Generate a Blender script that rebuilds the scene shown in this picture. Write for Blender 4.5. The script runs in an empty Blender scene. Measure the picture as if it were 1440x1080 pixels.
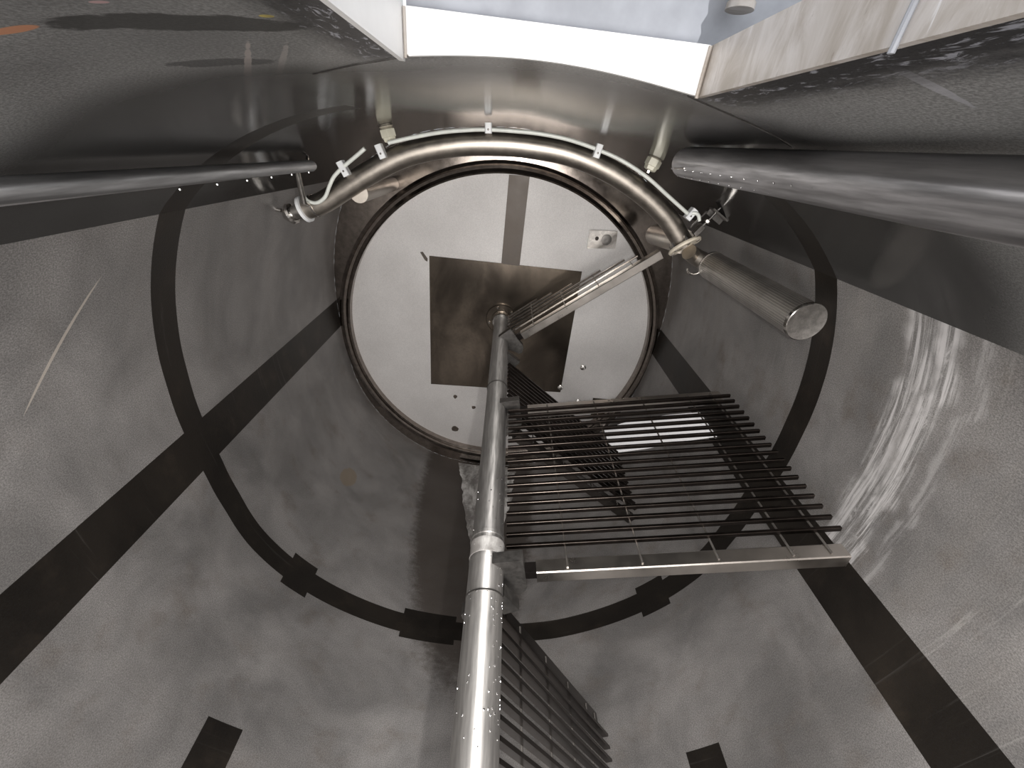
import bpy, bmesh, math, random
from mathutils import Vector, Matrix
import numpy as np
random.seed(7)
scene = bpy.context.scene
COL = scene.collection
Z0 = 1.2                      # the shaft axis stands 1.2 m above the tank bottom
def W(p): return Vector((p[0], p[1], p[2] + Z0))

# ------------------------------------------------------------------ materials
class N:
    """tiny node helper"""
    def __init__(s, name):
        s.m = bpy.data.materials.new(name); s.m.use_nodes = True
        s.t = s.m.node_tree; s.bsdf = s.t.nodes['Principled BSDF']
    def n(s, kind, **kw):
        x = s.t.nodes.new(kind)
        for k, v in kw.items(): setattr(x, k, v)
        return x
    def link(s, a, b): s.t.links.new(a, b)
    def put(s, sock, v):
        if hasattr(v, 'is_linked') or isinstance(v, bpy.types.NodeSocket): s.link(v, sock)
        else: sock.default_value = v
    def math(s, op, a, b=0.0, c=None):
        x = s.n('ShaderNodeMath', operation=op); s.put(x.inputs[0], a); s.put(x.inputs[1], b)
        if c is not None: s.put(x.inputs[2], c)
        return x.outputs[0]
    def mix(s, f, a, b, mode='MIX'):
        x = s.n('ShaderNodeMix', data_type='RGBA', blend_type=mode)
        s.put(x.inputs[0], f); s.put(x.inputs[6], a); s.put(x.inputs[7], b); return x.outputs[2]
    def ramp(s, v, lo, hi, a=0.0, b=1.0):
        x = s.n('ShaderNodeMapRange', interpolation_type='SMOOTHSTEP'); s.put(x.inputs[0], v)
        x.inputs[1].default_value = lo; x.inputs[2].default_value = hi
        x.inputs[3].default_value = a; x.inputs[4].default_value = b; return x.outputs[0]
    def noise(s, vec, scale, detail=4, rough=.55, dist=0):
        x = s.n('ShaderNodeTexNoise'); s.put(x.inputs['Vector'], vec); x.inputs['Scale'].default_value = scale
        x.inputs['Detail'].default_value = detail; x.inputs['Roughness'].default_value = rough
        x.inputs['Distortion'].default_value = dist; return x.outputs['Fac']
    def scale(s, vec, v):
        x = s.n('ShaderNodeMapping'); s.link(vec, x.inputs['Vector']); x.inputs['Scale'].default_value = v
        return x.outputs['Vector']
    def coord(s, what): return s.n('ShaderNodeTexCoord').outputs[what]
    def sep(s, vec):
        x = s.n('ShaderNodeSeparateXYZ'); s.link(vec, x.inputs[0]); return x.outputs
    def set(s, **kw):
        for k, v in kw.items(): s.put(s.bsdf.inputs[k.replace('_', ' ')], v)
    def bump(s, h, strength=.1, dist=.01):
        x = s.n('ShaderNodeBump'); x.inputs['Strength'].default_value = strength; x.inputs['Distance'].default_value = dist
        s.link(h, x.inputs['Height']); s.link(x.outputs[0], s.bsdf.inputs['Normal'])
def c4(r, g=None, b=None):
    if g is None: g = b = r
    return (r, g, b, 1.0)

def simple(name, col, metal=0.0, rough=.5, var=.25, scale=30, aniso=None):
    k = N(name); o = k.coord('Object')
    f = k.noise(o, scale, 5)
    dark = tuple(x * (1 - var) for x in col[:3]) + (1,)
    lite = tuple(min(1, x * (1 + var * .6)) for x in col[:3]) + (1,)
    k.set(Base_Color=k.mix(k.ramp(f, .3, .7), dark, lite), Metallic=metal,
          Roughness=k.ramp(f, .25, .75, rough * .85, min(1, rough * 1.15)))
    return k.m

def shell_mat(name, base, lite, dark, metal, rough, streaks=0.0, white=0.0, brown=0.25, spots=(), wet=False):
    """satin sheet steel: u = distance along the tank, v = angle round it"""
    k = N(name); uv = k.n('ShaderNodeUVMap').outputs[0]; X = k.sep(uv); u, v = X[0], X[1]
    big = k.noise(k.scale(uv, (2.2, 1.6, 1)), 1.6, 5, .6, .4)
    run = k.noise(k.scale(uv, (16, 1.6, 1)), 1.0, 6, .6, .6)       # runs that follow the curve of the wall
    fine = k.noise(k.scale(uv, (60, 60, 1)), 3.0, 3, .7)
    grain = k.noise(k.scale(uv, (330, 330, 1)), 1.0, 2, .8)
    col = k.mix(k.ramp(big, .28, .72), dark, lite)
    col = k.mix(k.ramp(run, .42, .70, 0, .55 * streaks + .12), col, base)
    col = k.mix(k.math('MULTIPLY', k.ramp(k.noise(k.scale(uv, (3.5, 2.3, 1)), 2.3, 5, .65), .5, .78), brown), col, c4(.20, .15, .11))
    col = k.mix(k.ramp(grain, .36, .64, .44, 0), col, c4(.03), 'MIX')
    col = k.mix(k.ramp(fine, .3, .7, .14, 0), col, c4(.05))
    if streaks:
        lines = k.noise(k.scale(uv, (46, 1.1, 1)), 1.0, 6, .72, .9)
        col = k.mix(k.ramp(lines, .60, .80, 0, .55 * streaks), col, c4(.62, .60, .58))
        col = k.mix(k.ramp(lines, .20, .40, .5 * streaks, 0), col, c4(.10, .085, .075))
    if white:
        wob = k.math('MULTIPLY_ADD', k.noise(k.scale(uv, (.01, 2.6, 1)), 1.3, 4), .20, -.10)
        m = None
        for c0, wd, amp in ((.690, .020, 1.0), (.748, .024, .9), (.62, .010, .35)):
            d = k.math('ABSOLUTE', k.math('SUBTRACT', k.math('SUBTRACT', u, c0), wob))
            g = k.ramp(d, wd * .3, wd * 2.0, amp, 0)
            m = g if m is None else k.math('MAXIMUM', m, g)
        br = k.math('MAXIMUM', k.ramp(k.noise(k.scale(uv, (75, 3.0, 1)), 1.0, 6, .72, .35), .40, .58), k.ramp(k.noise(k.scale(uv, (30, 14, 1)), 1.0, 7, .75, .6), .50, .66, 0, .8))
        rng = k.math('MULTIPLY', k.ramp(v, -.30, .12), k.ramp(v, .80, 1.02, 1, 0))
        m = k.math('MULTIPLY', k.math('MULTIPLY', m, br), k.math('MULTIPLY', rng, white))
        col = k.mix(m, col, c4(.74, .72, .72))
    for (u0, v0, ru, rv, rot, sc, amt, rag) in spots:
        du = k.math('SUBTRACT', u, u0); dv = k.math('SUBTRACT', v, v0)
        ca, sa = math.cos(rot), math.sin(rot)
        p = k.math('ADD', k.math('MULTIPLY', du, ca / ru), k.math('MULTIPLY', dv, sa / ru))
        q = k.math('ADD', k.math('MULTIPLY', du, -sa / rv), k.math('MULTIPLY', dv, ca / rv))
        r2 = k.math('ADD', k.math('MULTIPLY', p, p), k.math('MULTIPLY', q, q))
        if rag: r2 = k.math('ADD', r2, k.math('MULTIPLY_ADD', k.noise(k.scale(uv, (26, 16, 1)), 1.5, 5, .7), rag * 2, -rag))
        col = k.mix(k.ramp(r2, .75, 1.1, amt, 0), col, sc)
    rgh = k.ramp(big, .3, .7, rough * .88, rough * 1.12)
    if wet:      # mirror polished far end of the top, dark reflections put into its colour
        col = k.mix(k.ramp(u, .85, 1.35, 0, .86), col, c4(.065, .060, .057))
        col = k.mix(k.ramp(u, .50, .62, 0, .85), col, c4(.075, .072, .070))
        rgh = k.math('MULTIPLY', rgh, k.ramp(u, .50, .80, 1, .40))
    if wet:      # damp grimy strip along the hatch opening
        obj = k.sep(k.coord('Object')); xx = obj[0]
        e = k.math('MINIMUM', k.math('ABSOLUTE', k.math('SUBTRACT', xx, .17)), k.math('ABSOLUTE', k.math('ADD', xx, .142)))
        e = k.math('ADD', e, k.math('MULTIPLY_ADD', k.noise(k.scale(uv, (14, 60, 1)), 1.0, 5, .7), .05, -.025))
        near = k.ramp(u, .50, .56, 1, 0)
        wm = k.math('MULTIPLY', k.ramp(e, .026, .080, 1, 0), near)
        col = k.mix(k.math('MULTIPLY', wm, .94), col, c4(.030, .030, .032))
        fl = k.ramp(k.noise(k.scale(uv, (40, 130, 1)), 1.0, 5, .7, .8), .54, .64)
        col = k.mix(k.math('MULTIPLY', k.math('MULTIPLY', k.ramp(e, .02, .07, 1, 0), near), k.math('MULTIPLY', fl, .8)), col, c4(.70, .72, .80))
    k.set(Base_Color=col, Metallic=metal, Roughness=rgh)
    k.bump(k.math('ADD', fine, k.math('MULTIPLY', grain, .6)), .03 if wet else .10, .004)
    return k.m

D2R = math.pi / 180
M = {}
WALL = (c4(.38, .36, .345), c4(.46, .44, .43), c4(.27, .26, .255))
M['wall_l'] = shell_mat('satin_steel_left', *WALL, .45, .50, .15, 0, .12,
    spots=((.75, 150.2*D2R, .0035, .155, .75, c4(.62, .56, .50), .75, 0), (.703, 190*D2R, .0025, .024, .35, c4(.04), .9, 0)))
M['wall_r'] = shell_mat('satin_steel_right', *WALL, .45, .50, .95, 1.0, .50)
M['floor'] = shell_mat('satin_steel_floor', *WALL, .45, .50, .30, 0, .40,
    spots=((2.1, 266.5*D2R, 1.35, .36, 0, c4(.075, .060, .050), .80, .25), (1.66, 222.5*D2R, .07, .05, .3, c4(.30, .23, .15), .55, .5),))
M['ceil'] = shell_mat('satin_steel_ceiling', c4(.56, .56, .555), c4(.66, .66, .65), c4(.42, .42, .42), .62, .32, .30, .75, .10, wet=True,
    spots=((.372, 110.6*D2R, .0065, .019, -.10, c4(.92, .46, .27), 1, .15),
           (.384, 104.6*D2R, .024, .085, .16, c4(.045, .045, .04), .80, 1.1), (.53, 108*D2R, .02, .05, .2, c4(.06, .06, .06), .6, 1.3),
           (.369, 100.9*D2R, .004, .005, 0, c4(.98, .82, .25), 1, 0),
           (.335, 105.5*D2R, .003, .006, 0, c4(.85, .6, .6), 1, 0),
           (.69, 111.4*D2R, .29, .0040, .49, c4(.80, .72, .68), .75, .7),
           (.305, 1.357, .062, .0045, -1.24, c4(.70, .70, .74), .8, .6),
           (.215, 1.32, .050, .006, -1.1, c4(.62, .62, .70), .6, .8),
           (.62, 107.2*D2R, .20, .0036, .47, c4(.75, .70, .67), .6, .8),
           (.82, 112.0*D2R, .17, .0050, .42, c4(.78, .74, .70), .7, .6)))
M['band'] = shell_mat('polished_weld_band', c4(.030, .024, .019), c4(.044, .035, .027), c4(.018, .014, .011), .50, .34, .25, 0, .2)
M['disc'] = N('matt_end_disc').m
def _disc():
    k = N('matt_end_disc_steel'); o = k.coord('Object')
    f = k.noise(o, 2.3, 5); g = k.noise(o, 240, 2, .8)
    col = k.mix(k.ramp(f, .3, .7), c4(.66, .64, .63), c4(.76, .74, .73))
    col = k.mix(k.ramp(g, .36, .64, .16, 0), col, c4(.12))
    k.set(Base_Color=col, Metallic=.30, Roughness=.60); return k.m
M['disc'] = _disc()
def _patch():
    k = N('polished_patch_steel'); o = k.coord('Object')
    f = k.noise(k.scale(o, (1, 1, .6)), 3.2, 6, .6, .5); g = k.noise(o, 60, 3)
    col = k.mix(k.ramp(f, .35, .7), c4(.075, .062, .050), c4(.22, .185, .15))
    col = k.mix(k.ramp(g, .4, .7, 0, .25), col, c4(.10, .085, .07))
    k.set(Base_Color=col, Metallic=.80, Roughness=.22); return k.m
M['patch'] = _patch()
M['strip'] = simple('dull_strip_steel', c4(.13, .11, .095), .3, .5, .25, 8)
def brushed(name, col, rough, metal=1.0, stretch=(40, 3, 40), var=.3, aniso=0):
    k = N(name); o = k.coord('Object')
    f = k.noise(k.scale(o, stretch), 3.0, 5, .65); g = k.noise(o, 9, 4)
    d = tuple(x * (1 - var) for x in col[:3]) + (1,)
    cc = k.mix(k.ramp(f, .3, .7), d, col)
    cc = k.mix(k.ramp(g, .45, .75, 0, .25), cc, d)
    k.set(Base_Color=cc, Metallic=metal, Roughness=k.ramp(f, .3, .7, rough * .9, rough * 1.1))
    if aniso:        # turned finish: highlights run out along the pipe
        t = k.n('ShaderNodeTangent', direction_type='RADIAL', axis='Y')
        k.set(Anisotropic=aniso, Anisotropic_Rotation=.25, Tangent=t.outputs[0])
    return k.m
M['shaft'] = brushed('brushed_shaft_steel', c4(.50, .485, .47), .50, .90, aniso=.85)
M['pipe'] = brushed('satin_pipe_steel', c4(.47, .43, .385), .42, 1.0, (8, 8, 8), .2)
M['bar'] = brushed('spray_bar_steel', c4(.52, .51, .52), .34, .95, (30, 2, 30), aniso=.92)
M['bar_dull'] = brushed('dull_spray_bar_steel', c4(.50, .50, .51), .42, .9, (30, 2, 30), aniso=.85)
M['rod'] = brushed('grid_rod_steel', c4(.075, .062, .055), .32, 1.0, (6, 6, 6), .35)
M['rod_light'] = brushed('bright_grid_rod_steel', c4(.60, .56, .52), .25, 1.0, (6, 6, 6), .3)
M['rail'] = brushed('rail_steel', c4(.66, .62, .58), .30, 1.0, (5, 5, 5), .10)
M['rail_shaded'] = brushed('shaded_rail_steel', c4(.10, .088, .08), .32, .9, (5, 5, 5), .25)  # rail steel with the shade of the lower paddles put into its colour
M['wire'] = brushed('dull_wire_steel', c4(.34, .32, .30), .45, .9, (9, 9, 9), .2)
M['saddle'] = brushed('saddle_steel', c4(.22, .21, .20), .42, .9, (20, 20, 20))
M['dark'] = simple('dark_steel', c4(.035, .03, .028), .8, .35)
M['ring'] = brushed('ring_steel', c4(.34, .30, .27), .16, 1.0, (10, 10, 10))
M['chrome'] = brushed('bright_fitting_steel', c4(.72, .70, .67), .20, 1.0, (20, 20, 20))
M['white'] = simple('white_plastic', c4(.78, .79, .80), 0, .4, .08)
M['hose'] = simple('milky_hose', c4(.70, .72, .68), 0, .32, .08)
M['nylon'] = simple('yellowed_nylon', c4(.62, .60, .50), 0, .42, .12)
M['thread'] = simple('aged_nylon_thread', c4(.52, .48, .40), 0, .5, .25, 60)
M['sheet'] = simple('glow_sheet', c4(.95, .94, .95), 0, .5, .03); M['sheet'].node_tree.nodes['Principled BSDF'].inputs['Emission Color'].default_value = c4(1, .98, .98); M['sheet'].node_tree.nodes['Principled BSDF'].inputs['Emission Strength'].default_value = .30  # emission added to lift it above the light reaching it
M['gasket'] = simple('cream_gasket', c4(.66, .60, .50), 0, .5, .12)
M['collar'] = simple('bright_sheet_steel', c4(.86, .85, .84), .1, .45, .10, 6)
M['cover'] = simple('pale_cover_steel', c4(.36, .37, .40), .2, .5, .18, 14)
def _side():
    k = N('stained_collar_steel'); o = k.coord('Object')
    f = k.noise(k.scale(o, (1, 14, 5)), 2.0, 6, .65, .5)
    g = k.noise(k.scale(o, (1, 60, 14)), 1.6, 5, .7, .6)
    col = k.mix(k.ramp(f, .36, .68), c4(.40, .355, .31), c4(.60, .565, .54))
    col = k.mix(k.ramp(g, .62, .74, 0, .5), col, c4(.16, .11, .08))
    col = k.mix(k.ramp(g, .24, .36, .6, 0), col, c4(.86, .86, .88))
    k.set(Base_Color=col, Metallic=.25, Roughness=.45); return k.m
M['side'] = _side()
def _mesh():
    k = N('wire_gauze'); o = k.coord('UV'); X = k.sep(o)
    a = k.math('SINE', k.math('MULTIPLY', X[0], 2 * math.pi * 46)); b = k.math('SINE', k.math('MULTIPLY', X[1], 2 * math.pi * 110))
    w = k.math('MAXIMUM', a, b); f = k.noise(k.coord('Object'), 14, 4)
    col = k.mix(k.ramp(w, -.1, .7), c4(.30, .285, .27), c4(.66, .63, .60))
    col = k.mix(k.ramp(f, .4, .7, 0, .35), col, c4(.24, .22, .2))
    k.set(Base_Color=col, Metallic=.9, Roughness=.38); k.bump(w, .35, .002); return k.m
M['gauze'] = _mesh()
def _foam(lo, hi, a0):
    k = N('white_residue'); o = k.coord('Object')
    f = k.noise(k.scale(o, (1, .6, 1)), 11, 7, .72, .3); g = k.noise(o, 70, 5, .7)
    a = k.math('MAXIMUM', k.ramp(f, lo, hi, a0, 1), k.ramp(g, .60, .72, 0, .7))
    k.set(Base_Color=k.mix(a, c4(.20, .185, .175), c4(.74, .73, .71)), Roughness=.45, Metallic=.05)
    return k.m
M['chalk'] = _foam(.42, .85, .1)
M['foam'] = _foam(.40, .66, .1)
def _glass():
    k = N('water_drop'); k.set(Base_Color=c4(.95), Roughness=.03, Transmission_Weight=1.0, IOR=1.33); return k.m
M['water'] = _glass()
M['sparkle'] = brushed('bright_hole_rim', c4(.90, .90, .90), .12, 1.0, (9, 9, 9), .05)

# ------------------------------------------------------------------ geometry helpers
class MB:
    def __init__(s): s.v = []; s.f = []; s.mi = []; s.uv = {}
    def add(s, vs, fs, mi=0):
        b = len(s.v); s.v += [tuple(map(float, p)) for p in vs]; s.f += [tuple(b + i for i in f) for f in fs]; s.mi += [mi] * len(fs); return b
    def box(s, c, e1, e2, e3, h1, h2, h3, bev=0.0, mi=0):
        c, e1, e2, e3 = map(Vector, (c, e1, e2, e3)); e1, e2, e3 = e1.normalized(), e2.normalized(), e3.normalized()
        if bev:                                     # section across e1 with cut corners
            pts = [(h2 - bev, h3), (-h2 + bev, h3), (-h2, h3 - bev), (-h2, -h3 + bev), (-h2 + bev, -h3), (h2 - bev, -h3), (h2, -h3 + bev), (h2, h3 - bev)]
        else: pts = [(h2, h3), (-h2, h3), (-h2, -h3), (h2, -h3)]
        n = len(pts); vs = [c + e1 * sx * h1 + e2 * a + e3 * b for sx in (-1, 1) for a, b in pts]
        fs = [tuple(range(n)), tuple(range(2 * n - 1, n - 1, -1))] + [(i, i + n, (i + 1) % n + n, (i + 1) % n) for i in range(n)]
        s.add(vs, fs, mi)
    def tube(s, pts, r, n=14, caps=True, mi=0):
        pts = [Vector(p) for p in pts]; R = r if hasattr(r, '__len__') else [r] * len(pts)
        ref = None; rings = []
        for i, p in enumerate(pts):
            t = (pts[min(i + 1, len(pts) - 1)] - pts[max(i - 1, 0)]).normalized()
            if ref is None: ref = t.orthogonal().normalized()
            ref = (ref - t * ref.dot(t)).normalized(); b = t.cross(ref)
            rings.append([p + (ref * math.cos(2*math.pi*k/n) + b * math.sin(2*math.pi*k/n)) * R[i] for k in range(n)])
        vs = [q for g in rings for q in g]; fs = []
        for i in range(len(pts) - 1):
            for k in range(n): fs.append((i*n + k, i*n + (k+1) % n, (i+1)*n + (k+1) % n, (i+1)*n + k))
        if caps: fs += [tuple(range(n - 1, -1, -1)), tuple((len(pts)-1)*n + k for k in range(n))]
        s.add(vs, fs, mi)
    def lathe(s, o, d, prof, n=28, mi=0):
        """prof: (distance along d, radius)"""
        o = Vector(o); d = Vector(d).normalized(); a = d.orthogonal().normalized(); b = d.cross(a)
        vs = []; fs = []; m = len(prof)
        for t, r in prof:
            for k in range(n): vs.append(o + d*t + (a*math.cos(2*math.pi*k/n) + b*math.sin(2*math.pi*k/n)) * max(r, 1e-5))
        for i in range(m - 1):
            for k in range(n): fs.append((i*n+k, i*n+(k+1) % n, (i+1)*n+(k+1) % n, (i+1)*n+k))
        fs += [tuple(range(n-1, -1, -1)), tuple((m-1)*n + k for k in range(n))]
        s.add(vs, fs, mi)
    def prism(s, poly, off, mi=0):
        off = Vector(off); poly = [Vector(p) for p in poly]; n = len(poly)
        s.add(poly + [p + off for p in poly], [tuple(range(n-1, -1, -1)), tuple(range(n, 2*n))] + [(i, (i+1) % n, (i+1) % n + n, i + n) for i in range(n)], mi)

ORG = {}
def link(o, parent):
    COL.objects.link(o)
    if parent is not None: o.parent = parent
def obj(name, mb, mats, parent=None, smooth=True, base=None, angle=35):
    """one mesh object; world positions are given, the origin is the parent's origin or `base`"""
    if not isinstance(mats, (list, tuple)): mats = [mats]
    org = ORG[parent.name] if parent is not None else (W(base) if base is not None else None)
    vs = [W(p) for p in mb.v]
    if org is None:
        org = sum(vs, Vector()) / len(vs); org.z = min(p.z for p in vs)
    me = bpy.data.meshes.new(name)
    me.from_pydata([p - org for p in vs], [], mb.f); me.update()
    for m in mats: me.materials.append(m)
    for p, k in zip(me.polygons, mb.mi): p.material_index = k; p.use_smooth = smooth
    if smooth:
        try: me.set_sharp_from_angle(angle=math.radians(angle))
        except Exception: pass
    o = bpy.data.objects.new(name, me); link(o, parent)
    if parent is None: o.location = org
    ORG[o.name] = org
    return o
def tag(o, label=None, cat=None, group=None, kind=None):
    for k, v in (('label', label), ('category', cat), ('group', group), ('kind', kind)):
        if v: o[k] = v
    return o
def thing(name, base, label, cat, group=None):
    o = bpy.data.objects.new(name, None); COL.objects.link(o); o.location = W(base); o.empty_display_size = .05
    ORG[o.name] = W(base); tag(o, label, cat, group); return o

# ------------------------------------------------------------------ the tank shell
TAB = [(-90,1.2),(-70,1.195),(-50,1.15),(-40,1.125),(-27,1.085),(-16,1.04),(-5,1.02),(5,1.03),(15,1.05),(25,1.085),(35,1.125),(43,1.158),
       (47,1.154),(52,1.150),(57,1.142),(64,1.126),(70,1.108),(77,1.0865),(81,1.0795),(85,1.0795),(90,1.0805)]
TX = np.array([t[0] for t in TAB], float); TY = np.array([t[1] for t in TAB], float)
def _smooth(seg):          # smooth the table on each side of the crease at 43 degrees
    xs = np.arange(seg[0], seg[1] + .01, .5); ys = np.interp(xs, TX, TY)
    full = np.concatenate([2*ys[0]-ys[1:13][::-1] if seg[0] > 0 else ys[1:13][::-1], ys, (2*ys[-1]-ys[-13:-1][::-1]) if seg[1] < 80 else ys[-13:-1][::-1]])
    k = np.hanning(15)[1:-1]; k /= k.sum()
    sm = np.convolve(full, k, 'same')[12:-12]; return xs, sm
SEG = [_smooth((-90, 43)), _smooth((43, 90))]
def rprof(a):
    d = (a + 180) % 360 - 180
    if abs(d) > 90: d = math.copysign(180, d) - d
    xs, ys = SEG[0] if d <= 43 else SEG[1]
    return float(np.interp(d, xs, ys))
def sp(a, y, off=0.0):
    r = rprof(a) - off; return (r * math.cos(a * D2R), y, r * math.sin(a * D2R))
YF, YE = -1.25, 2.30
HX0, HX1, HY = -.142, .170, .512
A_L = math.degrees(math.atan2(1.066, HX0)); A_R = math.degrees(math.atan2(1.066, HX1))
BAND = (.996, 1.084)
def shell(name, a0, a1, mat, bands=(), rects=(), hole=None, extraY=()):
    """bands: axial strips (angle range); rects: polished patches (angle, angle, y, y)"""
    rects = list(rects) + ([(a0, a1, BAND[0], BAND[1])] if name != 'ceiling' else [(a0, 61, *BAND), (110, a1, *BAND)])
    A = set(np.round(np.linspace(a0, a1, max(2, int((a1 - a0) / 2) + 1)), 3)); Y = set(np.round(np.linspace(YF, YE, 36), 3))
    cutA = {a0, a1}; cutY = {YF, YE} | set(extraY)
    for b in bands: cutA |= set(b)
    for r in rects: cutA |= {r[0], r[1]}; cutY |= {r[2], r[3]}
    if hole: cutA |= {hole[0], hole[1]}; cutY |= {hole[2], hole[3]}
    cutA = {a for a in cutA if a0 <= a <= a1}; cutY = {y for y in cutY if YF <= y <= YE}
    A = sorted(cutA | {a for a in A if all(abs(a - c) > .7 for c in cutA)}); Y = sorted(cutY | {y for y in Y if all(abs(y - c) > .02 for c in cutY)})
    mb = MB(); mb.v = [sp(a, y) for a in A for y in Y]; n = len(Y); uvs = [(y, a * D2R) for a in A for y in Y]
    for i in range(len(A) - 1):
        for j in range(n - 1):
            am, ym = (A[i] + A[i+1]) / 2, (Y[j] + Y[j+1]) / 2
            if hole and hole[0] < am < hole[1] and hole[2] < ym < hole[3]: continue
            d = any(b[0] < am < b[1] for b in bands) or any(r[0] < am < r[1] and r[2] < ym < r[3] for r in rects)
            mb.f.append((i*n + j, i*n + j + 1, (i+1)*n + j + 1, (i+1)*n + j)); mb.mi.append(1 if d else 0)
    o = obj(name, mb, [mat, M['band']], base=(0, 0, 0), angle=60)
    uv = o.data.uv_layers.new(name='UVMap')
    for l in o.data.loops: uv.data[l.index].uv = uvs[l.vertex_index]
    return tag(o, kind='structure')
WELDS = []
SL = (174.8, 184.3); SR = (-4.6, 5.1)
tag(shell('wall_left', 137.4, 184.3, M['wall_l'], [SL]), 'grey satin steel left tank wall with a dark band')
tag(shell('wall_right', -4.6, 43, M['wall_r'], [SR]), 'stained right tank wall with white dried runs')
YT = (.972, 1.112)
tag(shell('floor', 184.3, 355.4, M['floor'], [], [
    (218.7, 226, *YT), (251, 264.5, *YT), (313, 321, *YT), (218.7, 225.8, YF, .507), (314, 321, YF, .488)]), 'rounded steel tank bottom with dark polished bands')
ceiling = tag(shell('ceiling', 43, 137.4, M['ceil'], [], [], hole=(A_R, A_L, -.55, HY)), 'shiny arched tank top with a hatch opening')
for q in ([(81.3, .525), (78, .562), (74, .61), (69.5, .662)], [(97.3, .512), (101, .555), (105, .622)]):
    pts = []
    for i in range(len(q) - 1):
        for j in range(6): t = j/6; pts.append(sp(q[i][0]*(1-t) + q[i+1][0]*t, q[i][1]*(1-t) + q[i+1][1]*t, .0004))
    mb = MB(); mb.tube(pts + [sp(*q[-1], .0004)], .0011, 6); WELDS.append(mb)
# end wall: annulus to the shell, ring, recessed matt disc
ec = (.003, -.085); RO, RI = 1.012, .962
mb = MB(); n = 120; NA = [i * 360 / n for i in range(n)]
ring_o = [(ec[0] + RO*math.cos(a*D2R), 2.300, ec[1] + RO*math.sin(a*D2R)) for a in NA]
outl = []
for a, p in zip(NA, ring_o):
    aa = math.degrees(math.atan2(p[2], p[0])); q = sp(aa, 2.30)
    if math.hypot(p[0], p[2]) > math.hypot(q[0], q[2]): q = p
    outl.append(q)
mb.v = [p for p in outl] + ring_o
mb.f = [(i, (i+1) % n, (i+1) % n + n, i + n) for i in range(n)]; mb.mi = [1] * n
b = len(mb.v); mb.v += [(ec[0] + RO*math.cos(a*D2R), 2.335, ec[1] + RO*math.sin(a*D2R)) for a in NA]
mb.f.append(tuple(range(b, b + n))); mb.mi.append(0)
wall_end = tag(obj('wall_end', mb, [M['disc'], M['ring']], base=(0, 2.3, -1.1), smooth=False), 'pale round matt end plate of the tank', kind='structure')
mb = MB()
prof = [(RO + .012, 0), (RO + .010, -.014), (RO - .004, -.020), (RO - .012, -.010), (RO - .026, -.006), (RI + .008, -.014), (RI, -.006), (RI, .035), (RO, .035)]
for p in prof:
    mb.v += [(ec[0] + p[0]*math.cos(a*D2R), 2.300 + p[1], ec[1] + p[0]*math.sin(a*D2R)) for a in NA]
for i in range(len(prof) - 1):
    for k in range(n): mb.f.append((i*n + k, i*n + (k+1) % n, (i+1)*n + (k+1) % n, (i+1)*n + k)); mb.mi.append(0)
obj('rim_ring', mb, M['ring'], wall_end)
def patch(name, poly, mat, label=None, y=2.3305):
    m = MB(); m.prism([(x, y, z) for x, z in poly], (0, .004, 0)); return tag(obj(name, m, mat, wall_end, smooth=False), label)
K = 2.33 / 2.30
def dz(z): return 1.0023 + (z - 1.0023) * K
def dx(x): return -.024 + (x + .024) * K
patch('polished_square', [(dx(-.452), dz(.413)), (dx(.452), dz(.408)), (dx(.462), dz(-.452)), (dx(-.455), dz(-.47))], M['patch'], 'dark polished square patch')
patch('polished_strip', [(dx(-.027), dz(.872)), (dx(.082), dz(.876)), (dx(.078), dz(.405)), (dx(-.030), dz(.408))], M['strip'], 'dark upright strip', 2.3295)
patch('polished_tab', [(dx(.705), dz(-.479)), (dx(.819), dz(-.481)), (dx(.835), dz(-.64)), (dx(.72), dz(-.64))], M['patch'], 'small dark square patch')
for (x, z, r) in ((-.284, -.562, .019), (-.148, -.643, .017), (-.279, -.854, .030)):
    patch('stain_spot', [(dx(x) + r*random.uniform(.7, 1.15)*math.cos(t*.785), dz(z) + r*random.uniform(.6, 1.1)*math.sin(t*.785)) for t in range(8)], M['ring'], 'dark stain spot', 2.3315)
patch('stain_spot', [(dx(-.505), dz(.428)), (dx(-.49), dz(.432)), (dx(-.462), dz(.395)), (dx(-.464), dz(.378)), (dx(-.478), dz(.385))], M['ring'], 'slanted dark smear', 2.3315)
for (x, z) in ((.585, -.237), (.456, -.412), (.603, -.52)):
    m = MB(); m.lathe((dx(x), 2.334, dz(z)), (0, -1, 0), [(0, .020), (.006, .020), (.011, .013), (.013, .003)], 16)
    obj('stud', m, M['chrome'], wall_end)
mb = MB(); mb.prism([(1.05*rprof(a)/1.0*math.cos(a*D2R), YF, 1.05*rprof(a)*math.sin(a*D2R)) for a in range(0, 360, 5)], (0, -.02, 0))
tag(obj('wall_front', mb, M['floor'], base=(0, YF, -1.2), smooth=False), kind='structure')

for mb in WELDS: obj('weld_seam', mb, M['chrome'], ceiling)

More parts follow.
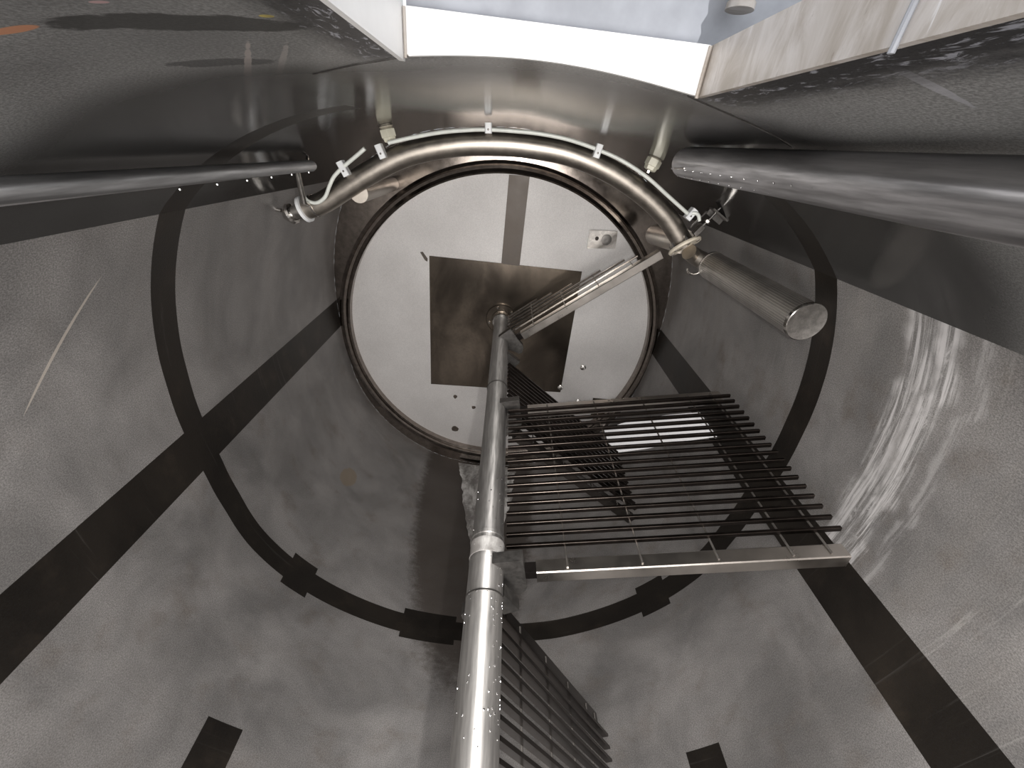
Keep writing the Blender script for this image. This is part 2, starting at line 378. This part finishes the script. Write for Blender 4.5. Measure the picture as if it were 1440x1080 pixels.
# ------------------------------------------------------------------ hatch above
def quad(m, x0, x1, y0, y1, z0, z1): m.box(((x0+x1)/2, (y0+y1)/2, (z0+z1)/2), (1,0,0), (0,1,0), (0,0,1), (x1-x0)/2, (y1-y0)/2, (z1-z0)/2)
hc = thing('hatch_collar', (HX0, HY, 1.06), 'bright sheet steel collar standing around the hatch opening', 'hatch frame')
m = MB(); m.prism([(sp(a, HY)[0], HY, sp(a, HY)[2] - .0008) for a in np.linspace(A_L, A_R, 24)] + [(HX1 - .002, HY, 1.108), (HX0 + .002, HY, 1.108)], (0, .006, 0)); tag(obj('far_wall', m, M['collar'], hc, False), 'sunlit white far wall')
m = MB(); quad(m, HX0 - .006, HX0, -.55, HY + .006, 1.066, 1.150); tag(obj('side_wall', m, M['collar'], hc, False), 'pale left side wall')
m = MB(); quad(m, HX1, HX1 + .006, -.55, HY + .006, 1.0655, 1.108); tag(obj('side_wall', m, M['side'], hc, False), 'stained right side wall')
m = MB(); m.tube([(HX1 - .001, .262, 1.062), (HX1 - .001, .262, 1.107)], .0018, 8); obj('weld_seam', m, M['cover'], hc)
m = MB(); m.tube([(HX1 - .002, HY - .001, 1.064), (HX1 - .002, HY - .001, 1.107)], .0020, 8); obj('corner_weld', m, M['side'], hc)
m = MB(); m.tube([(HX0 + .002, HY - .001, 1.068), (HX0 + .002, HY - .001, 1.107)], .0016, 8); obj('corner_weld', m, M['side'], hc)
m = MB(); m.prism([(HX0 + .002, .522, 1.106), (.157, .522, 1.110), (.1585, .522, 1.118), (.156, .522, 1.124), (.160, .522, 1.133), (.158, .522, 1.140), (.160, .522, 1.19), (HX0 + .002, .522, 1.19)], (0, .012, 0))
tag(obj('chute_plate', m, M['cover'], smooth=False), 'pale grey steel plate above the white hatch wall', 'plate')
m = MB(); quad(m, .10, .52, .60, .61, 1.09, 1.30); tag(obj('backing_plate', m, M['cover'], smooth=False), 'grey steel plate behind the bolt above the hatch', 'plate')
BOLT = (.212, .575, 1.186)
m = MB(); m.lathe(BOLT, (0, 0, -1), [(0, .013), (.028, .013), (.028, .015), (.034, .015), (.035, .012)], 20)
tag(obj('bolt', m, M['side'], smooth=True), 'round steel bolt hanging beside the hatch plate', 'bolt')

# ------------------------------------------------------------------ agitator
def sz(y): return .0195 * y
ag = thing('agitator', (0, 1.2, -.02), 'long steel mixer shaft carrying four barred paddles', 'mixer')
m = MB()
m.lathe((0, -1.2, sz(-1.2)), (0.0, 3.53, sz(2.33) - sz(-1.2)), [(0, .0475), (1.84, .0475), (1.842, .0485), (1.856, .0485), (1.858, .0462), (1.915, .0462), (1.917, .0485), (1.928, .0485), (1.93, .0462), (3.2, .0455), (3.53, .0455)], 40)
shaft = obj('shaft', m, M['shaft'], ag)
for y in (-.3, .545, 1.52):
    m = MB(); m.lathe((0, y, sz(y)), (0, 1, .0195), [(0, .0470), (.002, .0488), (.006, .0488), (.008, .0470)], 40); obj('weld_ring', m, M['saddle'], ag)
m = MB(); m.lathe((0, .655, sz(.655)), (0, 1, .0195), [(0, .0470), (.001, .0494), (.006, .0496), (.012, .0488), (.036, .0488), (.042, .0498), (.047, .0492), (.048, .0470)], 40)
tag(obj('weld_ring', m, M['chalk'], ag), 'chalky white ring')
def paddle(a, rails, rods, wires, lab, rodlen=None, r1=.975, deep=.0072, rail='rail'):
    ca, sa = math.cos(a*D2R), math.sin(a*D2R); e = Vector((ca, 0, sa)); nn = Vector((-sa, 0, ca)); Yv = Vector((0, 1, 0))
    def P(r, y, h): return Vector((0, y, sz(y))) + e*r + nn*h
    pd = None
    for y in rails:
        m = MB(); m.box(P((.137 + .955)/2, y, -.0225), e, Yv, nn, (.955 - .137)/2, .0205, .0225, .003)
        if pd is None: pd = tag(obj('paddle', m, M[rail], ag), lab)
        else: obj('rail', m, M[rail], pd)
    for y in rails:
        s = MB()
        arc = [(.0475*math.cos(t*D2R), .0475*math.sin(t*D2R)) for t in range(-80, 61, 14)]
        poly = [(.030, .046), (.104, .052), (.108, -.060), (.104, -.085), (.082, -.108), (.055, -.100), (.030, -.052)]
        poly = [(.022, .046), (.104, .052), (.108, -.070), (.100, -.090), (.080, -.108), (.060, -.102), (.046, -.075)] + arc[1:-1]
        s.prism([P(u, y - .016, v) for u, v in poly], (0, .032, 0)); obj('saddle', s, M['saddle'], pd, False)
        s = MB(); s.box(P(.120, y, -.019), e, Yv, nn, .020, .0140, .0165); obj('stub', s, M['dark'], pd, False)
    for i, y in enumerate(rods):
        s = MB(); rr = rodlen[i] if rodlen else r1
        s.box(P((.056 + rr)/2, y, .0033 + deep), e, Yv, nn, (rr - .056)/2, .0040 if rodlen else .0046, .0050 if rodlen else deep, .0010); obj('rod', s, M['rod_light'] if rodlen else M['rod'], pd, False)
    y0, y1 = min(list(rails) + list(rods)), max(list(rails) + list(rods))
    for r in wires:
        ye = y1
        if rodlen: ye = max([y for y, l in zip(rods, rodlen) if l > r + .02] + [y0 + .04])
        s = MB(); s.tube([P(r, y0 - .01, .0022), P(r, ye + .005, .0022)], .0030, 8); obj('cross_wire', s, M['wire'], pd)
WR = (.222, .422, .622, .815, .912)
paddle(10.5, (.632, 1.362), [.688 + i*(1.327 - .688)/17 for i in range(18)], WR, 'paddle reaching right across the middle, nearest full grid')
paddle(38.5, (1.985,), [2.035, 2.085, 2.135, 2.185, 2.235, 2.280], WR[:4], 'far paddle slanting up to the right before the end plate', [.86, .80, .67, .50, .37, .27])
paddle(-37.5, (1.330, 1.850), [1.378 + i*(1.808 - 1.378)/12 for i in range(13)], WR, 'dark paddle slanting down to the right behind the middle grid', deep=.0095, rail='rail_shaded')
paddle(-60, (.105, .575), [.152 + i*(.530 - .152)/11 for i in range(12)], WR, 'nearest dark paddle pointing steeply down at the picture bottom', deep=.0120, rail='rail_shaded')
m = MB()
for i in range(90):
    y = random.uniform(.25, .95); t = random.uniform(15, 70) if random.random() < .75 else random.uniform(70, 165)
    r = .0478; p = Vector((r*math.cos(t*D2R), y, sz(y) + r*math.sin(t*D2R))); R = random.uniform(.0012, .0026)
    m.lathe(p - Vector((math.cos(t*D2R), 0, math.sin(t*D2R)))*.0004, (math.cos(t*D2R), 0, math.sin(t*D2R)), [(0, R), (R*.5, R*.85), (R*.8, R*.4)], 8)
tag(obj('water_drops', m, M['sparkle'], ag), 'bright water drops on the shaft', kind='stuff')
m = MB(); m.lathe((-.002, 2.329, .055), (0, -1, 0), [(0, .098), (.012, .098), (.016, .094), (.016, .062), (.022, .060)], 40); bh = tag(obj('bearing_housing', m, M['patch'], wall_end), 'round dark bearing flange')
m = MB(); m.lathe((-.001, 2.312, .048), (0, -1, 0), [(0, .060), (.028, .058), (.032, .054), (.032, .047)], 36); obj('sleeve', m, M['chrome'], bh)
for t in (20, 40, 350, 200, 110):
    m = MB(); m.lathe((-.002 + .080*math.cos(t*D2R), 2.314, .055 + .080*math.sin(t*D2R)), (0, -1, 0), [(0, .008), (.008, .008), (.010, .005)], 6); obj('bolt', m, M['chrome'], bh)

# ------------------------------------------------------------------ curved pipe at the far end
def spline(P, k=8):
    P = [Vector(p) for p in P]; Q = [P[0]*2 - P[1]] + P + [P[-1]*2 - P[-2]]; out = []
    for i in range(1, len(Q) - 2):
        p0, p1, p2, p3 = Q[i-1:i+3]
        for j in range(k):
            t = j / k; out.append(.5*((2*p1) + (p2 - p0)*t + (2*p0 - 5*p1 + 4*p2 - p3)*t*t + (3*p1 - p0 - 3*p2 + p3)*t**3))
    return out + [P[-1]]
Yc = 1.60
arch = [(-.790, .722), (-.718, .752), (-.630, .808), (-.533, .869), (-.427, .926), (-.325, .962), (-.199, .990), (-.074, 1.003), (.026, 1.006), (.154, 1.000), (.261, .980), (.373, .945), (.495, .888), (.597, .822), (.668, .756), (.690, .735)]
cp = thing('curved_pipe', (0, Yc, .9), 'thick satin steel pipe bent in an arch above the end plate', 'pipe')
m = MB(); m.tube(spline([(x, Yc, z) for x, z in arch]), .0375, 24); obj('pipe', m, M['pipe'], cp)
dL = Vector((-.072, 0, -.030)).normalized(); pL = Vector((-.786, Yc, .724))
m = MB(); m.lathe(pL, dL, [(-.002, .030), (0, .047), (.012, .047), (.014, .030)], 30); tag(obj('flange_ring', m, M['white'], cp), 'white ring')
m = MB(); m.lathe(pL, dL, [(.012, .026), (.055, .026), (.056, .036), (.066, .038), (.074, .032), (.088, .020), (.096, .010), (.098, .004)], 30); tag(obj('end_cap', m, M['chrome'], cp), 'shiny pointed end cap')
m = MB(); m.lathe(Vector((-.752, Yc, .738)), dL, [(-.004, .0375), (-.004, .040), (.004, .040), (.004, .0375)], 30); obj('weld_bead', m, M['chrome'], cp)
dR = Vector((.40, -.45, -.62)).normalized(); pR = Vector((.693, Yc - .005, .731))
m = MB(); m.lathe(pR, dR, [(-.005, .030), (-.005, .062), (.001, .065), (.008, .062), (.008, .030)], 36); tag(obj('flange_ring', m, M['gasket'], cp), 'cream flange ring at the right end')
ref = dR.orthogonal().normalized(); bi = dR.cross(ref)
for k in range(6):
    t = k*math.pi/3 + .4; c = pR + (ref*math.cos(t) + bi*math.sin(t))*.050 - dR*.004
    m = MB(); m.lathe(c, -dR, [(-.014, .0075), (.010, .0075), (.010, .0045), (.022, .0045), (.023, .002)], 6); obj('bolt', m, M['chrome'], cp, False)
# stubs that carry the pipe from the end wall
m = MB(); m.tube([(-.585, Yc + .012, .795), (-.640, 2.295, .770)], .034, 20); obj('support_stub', m, M['pipe'], cp)
m = MB(); m.tube([(.690, Yc + .02, .742), (.735, 2.06, .690)], .047, 24); obj('support_stub', m, M['pipe'], cp)

sx, szz = .812, .673
m = MB(); nn_ = 48
for y in (1.56, .985):
    m.v += [(sx + .052*math.cos(2*math.pi*k/nn_), y, szz + .052*math.sin(2*math.pi*k/nn_)) for k in range(nn_)]
m.f = [(k, (k+1) % nn_, nn_ + (k+1) % nn_, nn_ + k) for k in range(nn_)] + [tuple(range(nn_))]; m.mi = [0]*(nn_ + 1)
so = tag(obj('strainer', m, M['gauze'], cp), 'cylindrical wire gauze strainer on the right end')
uv = so.data.uv_layers.new(name='UVMap')
for p in so.data.polygons[:nn_]:
    for li, (uu, vv) in zip(p.loop_indices, ((0, 0), (1, 0), (1, 1), (0, 1))): uv.data[li].uv = ((p.index + uu)/nn_, vv)
m = MB(); m.tube([(.712, Yc - .02, .712), (.755, 1.600, .692), (sx, 1.555, szz)], [.030, .032, .034], 18); obj('neck', m, M['pipe'], so)
m = MB(); m.lathe((sx, .988, szz), (0, -1, 0), [(0, .0535), (.010, .0535), (.012, .0515), (.0105, .040), (.0095, .018), (.0085, .002)], 48); tag(obj('end_cap', m, M['chrome'], so), 'smooth round end disc')
m = MB(); m.lathe((sx, 1.552, szz), (0, 1, 0), [(0, .0535), (.012, .0535), (.03, .036)], 40); obj('shoulder', m, M['gauze'], so)
m = MB(); m.tube([(.752 + .030*math.cos(t), 1.57, .655 + .026*math.sin(t)) for t in np.linspace(-3.0, .6, 14)], .005, 8); obj('lifting_loop', m, M['chrome'], so)

# hose, clips, fittings
HL = 'milky white hose piece '
def hose(P, label, r=.0066):
    m = MB(); m.tube(spline(P, 6), r, 12); return tag(obj('hose', m, M['hose']), label, 'hose')
hose([(-.764, 1.535, .797), (-.760, 1.54, .778), (-.749, 1.55, .759), (-.719, 1.55, .757), (-.687, 1.55, .779), (-.666, 1.55, .816), (-.644, 1.55, .850), (-.605, 1.55, .885), (-.561, 1.55, .919), (-.527, 1.55, .946)], 'short milky hose sagging in a loop at the left pipe end')
hose([(-.447, 1.553, .970), (-.365, 1.56, .994), (-.268, 1.56, 1.018), (-.172, 1.56, 1.034), (-.108, 1.56, 1.041), (-.029, 1.56, 1.045), (.067, 1.56, 1.046), (.166, 1.56, 1.039), (.27, 1.56, 1.020), (.363, 1.552, .995), (.464, 1.548, .953), (.559, 1.553, .901), (.652, 1.56, .850)], 'long milky hose running along the top of the arched pipe')
hose([(.660, 1.545, .855), (.674, 1.54, .856), (.686, 1.54, .848), (.694, 1.54, .832)], 'short white hose end curling down behind the rightmost clip')
clips = [((-.621, .898), (-.599, .855), 'white hose clip on the sagging loop, leftmost of the five clips'),
         ((-.483, .962), (-.466, .922), 'white hose clip beside the left nylon fitting'),
         ((-.109, 1.060), (-.107, 1.030), 'white hose clip on the crown of the arched pipe'),
         ((.276, 1.036), (.269, .995), 'white hose clip right of the crown of the arch'),
         ((.672, .868), (.652, .832), 'white hose clip beside the steel bracket at the right end')]
def clip(a, b, label):
    a, b = Vector((a[0], 1.56, a[1])), Vector((b[0], 1.56, b[1])); u = (a - b).normalized(); t = Vector((u.z, 0, -u.x)); Yv = Vector((0, 1, 0))
    c = (a + b)/2; h = (a - b).length/2
    r = thing('hose_clip', b, label, 'clip', 'white hose clips on the arched pipe')
    m = MB(); m.box(c, u, t, Yv, h, .0115, .017, .003); obj('clip_body', m, M['white'], r, False)
    m = MB(); m.lathe(c - u*h*.3 - Yv*.0165, -Yv, [(0, .0035), (.0015, .0035), (.002, .0015)], 10); tag(obj('screw', m, M['saddle'], r), 'grey screw')
for a in clips: clip(*a)
def fitting(P, label, tip):
    P = [Vector((x, 1.583, z)) for x, z in P]; d = (P[-1] - P[0]).normalized(); L = (P[-1] - P[0]).length
    r = thing('nylon_fitting', P[0], label, 'fitting', 'nylon fittings on the hose')
    m = MB(); m.lathe(P[0], d, [(0, .014), (.003, .022), (.014, .024), (.015, .028), (.038, .028), (.039, .022)], 6); tag(obj('nut', m, M['nylon'], r, False), 'pale nylon nut')
    m = MB(); pr = [(.038, .018)]
    t = .041
    while t < L - .012: pr += [(t, .024), (t + .003, .020)]; t += .006
    pr += [(L - .010, .019), (L, .012)] + ([(L + .018, .005)] if tip else [])
    m.lathe(P[0], d, pr, 20); tag(obj('threaded_stem', m, M['thread'], r), 'browned threaded stem')
    m = MB(); m.lathe(P[0], -d, [(0, .008), (.008, .008), (.009, .004)], 6); obj('screw', m, M['chrome'], r)
fitting([(-.446, .972), (-.462, 1.030)], 'yellowed nylon fitting with browned stem left of the crown', False)
fitting([(.474, .974), (.492, 1.030)], 'yellowed nylon fitting with pointed stem right of the crown', True)

# steel bracket at the right end
br = thing('steel_bracket', (.70, 1.54, .78), 'small steel bracket with a long screw by the right flange', 'bracket')
m = MB(); m.tube([(.668, 1.54, .806), (.710, 1.54, .866)], .004, 10); obj('rod', m, M['chrome'], br)
m = MB(); m.box((.752, 1.53, .862), (.80, 0, -.42), (0, 1, 0), (.42, 0, .80), .038, .018, .003); m.box((.750, 1.548, .853), (.80, 0, -.42), (0, 1, 0), (.42, 0, .80), .036, .003, .012); obj('angle_plate', m, M['saddle'], br, False)
m = MB(); m.tube([(.700, 1.53, .806), (.726, 1.53, .842), (.748, 1.53, .880), (.790, 1.53, .944)], .0042, 8); obj('screw', m, M['chrome'], br)
m = MB(); m.lathe((.746, 1.53, .882), (.55, 0, .83), [(0, .014), (.010, .014)], 6); obj('nut', m, M['chrome'], br, False)
m = MB(); m.lathe((.716, 1.53, .830), (.55, 0, .83), [(0, .012), (.009, .012)], 6); obj('nut', m, M['chrome'], br, False)
m = MB(); m.box((.700, 1.535, .800), (.55, 0, .83), (0, 1, 0), (.83, 0, -.55), .020, .010, .012, .003); obj('clamp_block', m, M['chrome'], br, False)

# left spray bar and its small parts
lb = thing('spray_bar', (-.69, 1.0, .86), 'thin dull steel spray bar running along the left wall', 'spray pipe')
m = MB(); m.tube([(-.684, -1.2, .893), (-.684, .45, .890), (-.684, 1.0, .886), (-.684, 1.47, .882), (-.684, 1.482, .882)], [.0165, .0165, .0165, .0165, .0135], 24); obj('pipe', m, M['bar_dull'], lb)
m = MB(); m.tube([(-.684, -1.2, .8805), (-.684, 1.46, .8695)], .0028, 8); obj('slot_strip', m, M['bar'], lb)
m = MB(); m.tube([(-.735, 1.470, .872), (-.745, 1.505, .760), (-.750, 1.54, .752)], .0095, 14); obj('hanger_rod', m, M['chrome'], lb)
m = MB(); m.tube(spline([(-.722, 1.49, .934), (-.708, 1.49, .922), (-.701, 1.49, .910), (-.698, 1.48, .895)], 5), .004, 8); obj('hanger_wire', m, M['chrome'], lb)
for k in range(6):
    y = .86 + k*.115; m = MB(); m.lathe((-.679, y, .8660), (.25, 0, -1), [(0, .0030), (.003, .0024), (.0034, .001)], 8); obj('nozzle', m, M['sparkle'], lb)
wr = MB(); wr.tube(spline([(-.955, 1.58, .832), (-.958, 1.58, .775), (-.938, 1.58, .725), (-.915, 1.58, .715)], 6), .0042, 8); wr.tube([(-.918, 1.58, .716), (-.872, 1.58, .712)], .0070, 10)
tag(obj('bent_wire', wr, M['chrome']), 'thin bent steel wire touching the left wall beside the end cap', 'wire')

# right spray bar
rb = thing('perforated_pipe', (.38, .6, 1.0), 'thick perforated steel pipe along the upper right wall', 'spray pipe')
rx, rz_ = .372, 1.004
m = MB(); m.tube([(rx, -1.2, rz_), (rx, .4, rz_), (rx, .995, rz_ + .004), (rx, 1.015, rz_ + .004), (rx, 1.027, rz_ + .004), (rx, 1.032, rz_ + .004)], [.0305, .0305, .0305, .029, .022, .010], 32); obj('pipe', m, M['bar'], rb)
m = MB(); m.tube([(rx - .012, -1.2, rz_ - .0285), (rx - .012, .98, rz_ - .0250)], .0016, 6)
for k in range(17):
    y = .99 - k*.0405
    for t, dy in ((238, 0), (205, .02)):
        m = MB(); d = Vector((math.cos(t*D2R), 0, math.sin(t*D2R)))
        m.lathe(Vector((rx, y + dy, rz_ + .002)) + d*.0292, d, [(0, .0019), (.0014, .0019), (.0017, .0012), (.0008, .0009)], 10); tag(obj('spray_hole', m, M['sparkle'], rb), 'bright rimmed hole')
m = MB(); m.tube([(.330, .90, .997), (.334, .965, .994)], .0016, 6); obj('wire_tie', m, M['chrome'], rb)

# inspection plate on the disc
ip = thing('inspection_plate', (.55, 2.325, .55), 'small shiny rectangular plate with a hole on the end disc', 'plate')
def hz(x, z, y): k = (y)/2.30; return (-.024 + (x + .024)*k, y, 1.0023 + (z - 1.0023)*k)
m = MB(); m.prism([hz(.452, .642, 2.318), hz(.610, .650, 2.318), hz(.618, .556, 2.318), hz(.455, .542, 2.318)][::-1], (0, .011, 0)); obj('plate', m, M['chrome'], ip, False)
m = MB(); m.lathe(hz(.500, .602, 2.319), (0, -1, 0), [(0, .011), (.002, .011), (.0022, .009)], 18); tag(obj('hole', m, M['dark'], ip), 'dark hole')
m = MB(); m.lathe(hz(.556, .600, 2.319), (0, -1, 0), [(0, .030), (.004, .028), (.006, .012), (.005, .003)], 22); tag(obj('dimple', m, M['saddle'], ip), 'round dull boss')

# dried white residue under the shaft
m = MB(); L = [(-101.5, 2.27), (-100.3, 2.15), (-98.4, 1.95), (-96.2, 1.75), (-93.6, 1.56), (-92.0, 1.44)]; Rr = [(-79.5, 2.27), (-80.2, 2.15), (-81.2, 1.95), (-83.5, 1.75), (-87.0, 1.56), (-90.0, 1.44)]
L2 = []; R2 = []
for Q, O in ((L, L2), (Rr, R2)):
    for i in range(len(Q) - 1):
        for j in range(6):
            t = j/6; O.append((Q[i][0]*(1-t) + Q[i+1][0]*t + random.uniform(-.45, .45), Q[i][1]*(1-t) + Q[i+1][1]*t))
for k in range(len(L2)):
    for q in range(9):
        t = q/8; m.v.append(sp(L2[k][0]*(1-t) + R2[k][0]*t, L2[k][1], .004 + .012*math.sin(math.pi*t)*random.uniform(.4, 1)))
for k in range(len(L2) - 1):
    for q in range(8): m.f.append((k*9+q, k*9+q+1, k*9+q+10, k*9+q+9)); m.mi.append(0)
tag(obj('residue', m, M['foam'], angle=80), 'white dried residue streak on the tank bottom behind the shaft', 'residue', kind='stuff')

# thin glowing sheet added for the bright patch behind the middle grid
m = MB(); PA = [(-41.5, 2.285, 2.03), (-33, 2.19, 1.90), (-25, 2.05, 1.77), (-12, 1.78, 1.55), (-2, 1.56, 1.37)]; aa = np.linspace(-41.5, -2, 16)
for a in aa:
    y1 = np.interp(a, [p[0] for p in PA], [p[1] for p in PA]); y0 = np.interp(a, [p[0] for p in PA], [p[2] for p in PA])
    for o_ in (.003, .006): m.v += [sp(a, y0, o_), sp(a, y1, o_)]
for i in range(len(aa) - 1):
    b = i*4; m.f += [(b+2, b+3, b+7, b+6), (b, b+4, b+5, b+1), (b, b+2, b+6, b+4), (b+1, b+5, b+7, b+3)]; m.mi += [0]*4
e = len(m.v) - 4; m.f += [(0, 1, 3, 2), (e, e+2, e+3, e+1)]; m.mi += [0]*2
tag(obj('glow_sheet', m, M['sheet']), 'added glowing sheet on the lower right wall seen through the middle grid', 'sheet')

# ------------------------------------------------------------------ light
def area(name, loc, rot, sx, sy, e, col=(1, 1, 1), spread=math.pi):
    l = bpy.data.lights.new(name, 'AREA'); l.shape = 'RECTANGLE'; l.size = sx; l.size_y = sy; l.energy = e; l.color = col; l.spread = spread
    o = bpy.data.objects.new(name, l); COL.objects.link(o); o.location = W(loc); o.rotation_euler = rot; return o
area('hatch_daylight', (.03, -.12, 1.058), (0, 0, 0), .24, .58, 15, (1, .985, .97))
area('fill_behind', (.05, -1.0, .30), (math.radians(92), 0, 0), 1.3, 1.2, 30, (1, .97, .94))  # unseen fill light, added to brighten the end disc
l = bpy.data.lights.new('torch', 'SPOT'); l.energy = 34; l.spot_size = math.radians(122); l.spot_blend = .28; l.shadow_soft_size = .012; l.color = (1, .97, .93)
o = bpy.data.objects.new('torch', l); COL.objects.link(o); o.location = W((.08, .02, .992))
o.rotation_euler = Vector((.0, 1.0, -1.25)).to_track_quat('-Z', 'Y').to_euler()
w = bpy.data.worlds.new('outside'); scene.world = w; w.use_nodes = True
w.node_tree.nodes['Background'].inputs[0].default_value = (.95, .97, 1, 1); w.node_tree.nodes['Background'].inputs[1].default_value = 1.25

# ------------------------------------------------------------------ camera
F = 541.0; TH = math.atan(335 / F); RH = math.radians(5.5)
rv = Vector((math.cos(RH), 0, math.sin(RH))); U = Vector((-math.sin(RH), 0, math.cos(RH))); A = Vector((0, 1, 0))
fw = A*math.cos(TH) - U*math.sin(TH); up = A*math.sin(TH) + U*math.cos(TH)
cam = bpy.data.cameras.new('camera'); cam.sensor_width = 36; cam.lens = F / 1440 * 36; cam.clip_start = .005
co = bpy.data.objects.new('camera', cam); COL.objects.link(co)
mat = Matrix((rv, up, -fw)).transposed().to_4x4(); mat.translation = W((-.0242, 0, 1.0023)); co.matrix_world = mat
scene.camera = co
scene.view_settings.view_transform = 'Standard'; scene.view_settings.look = 'None'; scene.view_settings.exposure = .24; scene.view_settings.gamma = .92
scene.cycles.max_bounces = 10; scene.cycles.glossy_bounces = 6; scene.cycles.sample_clamp_indirect = 4
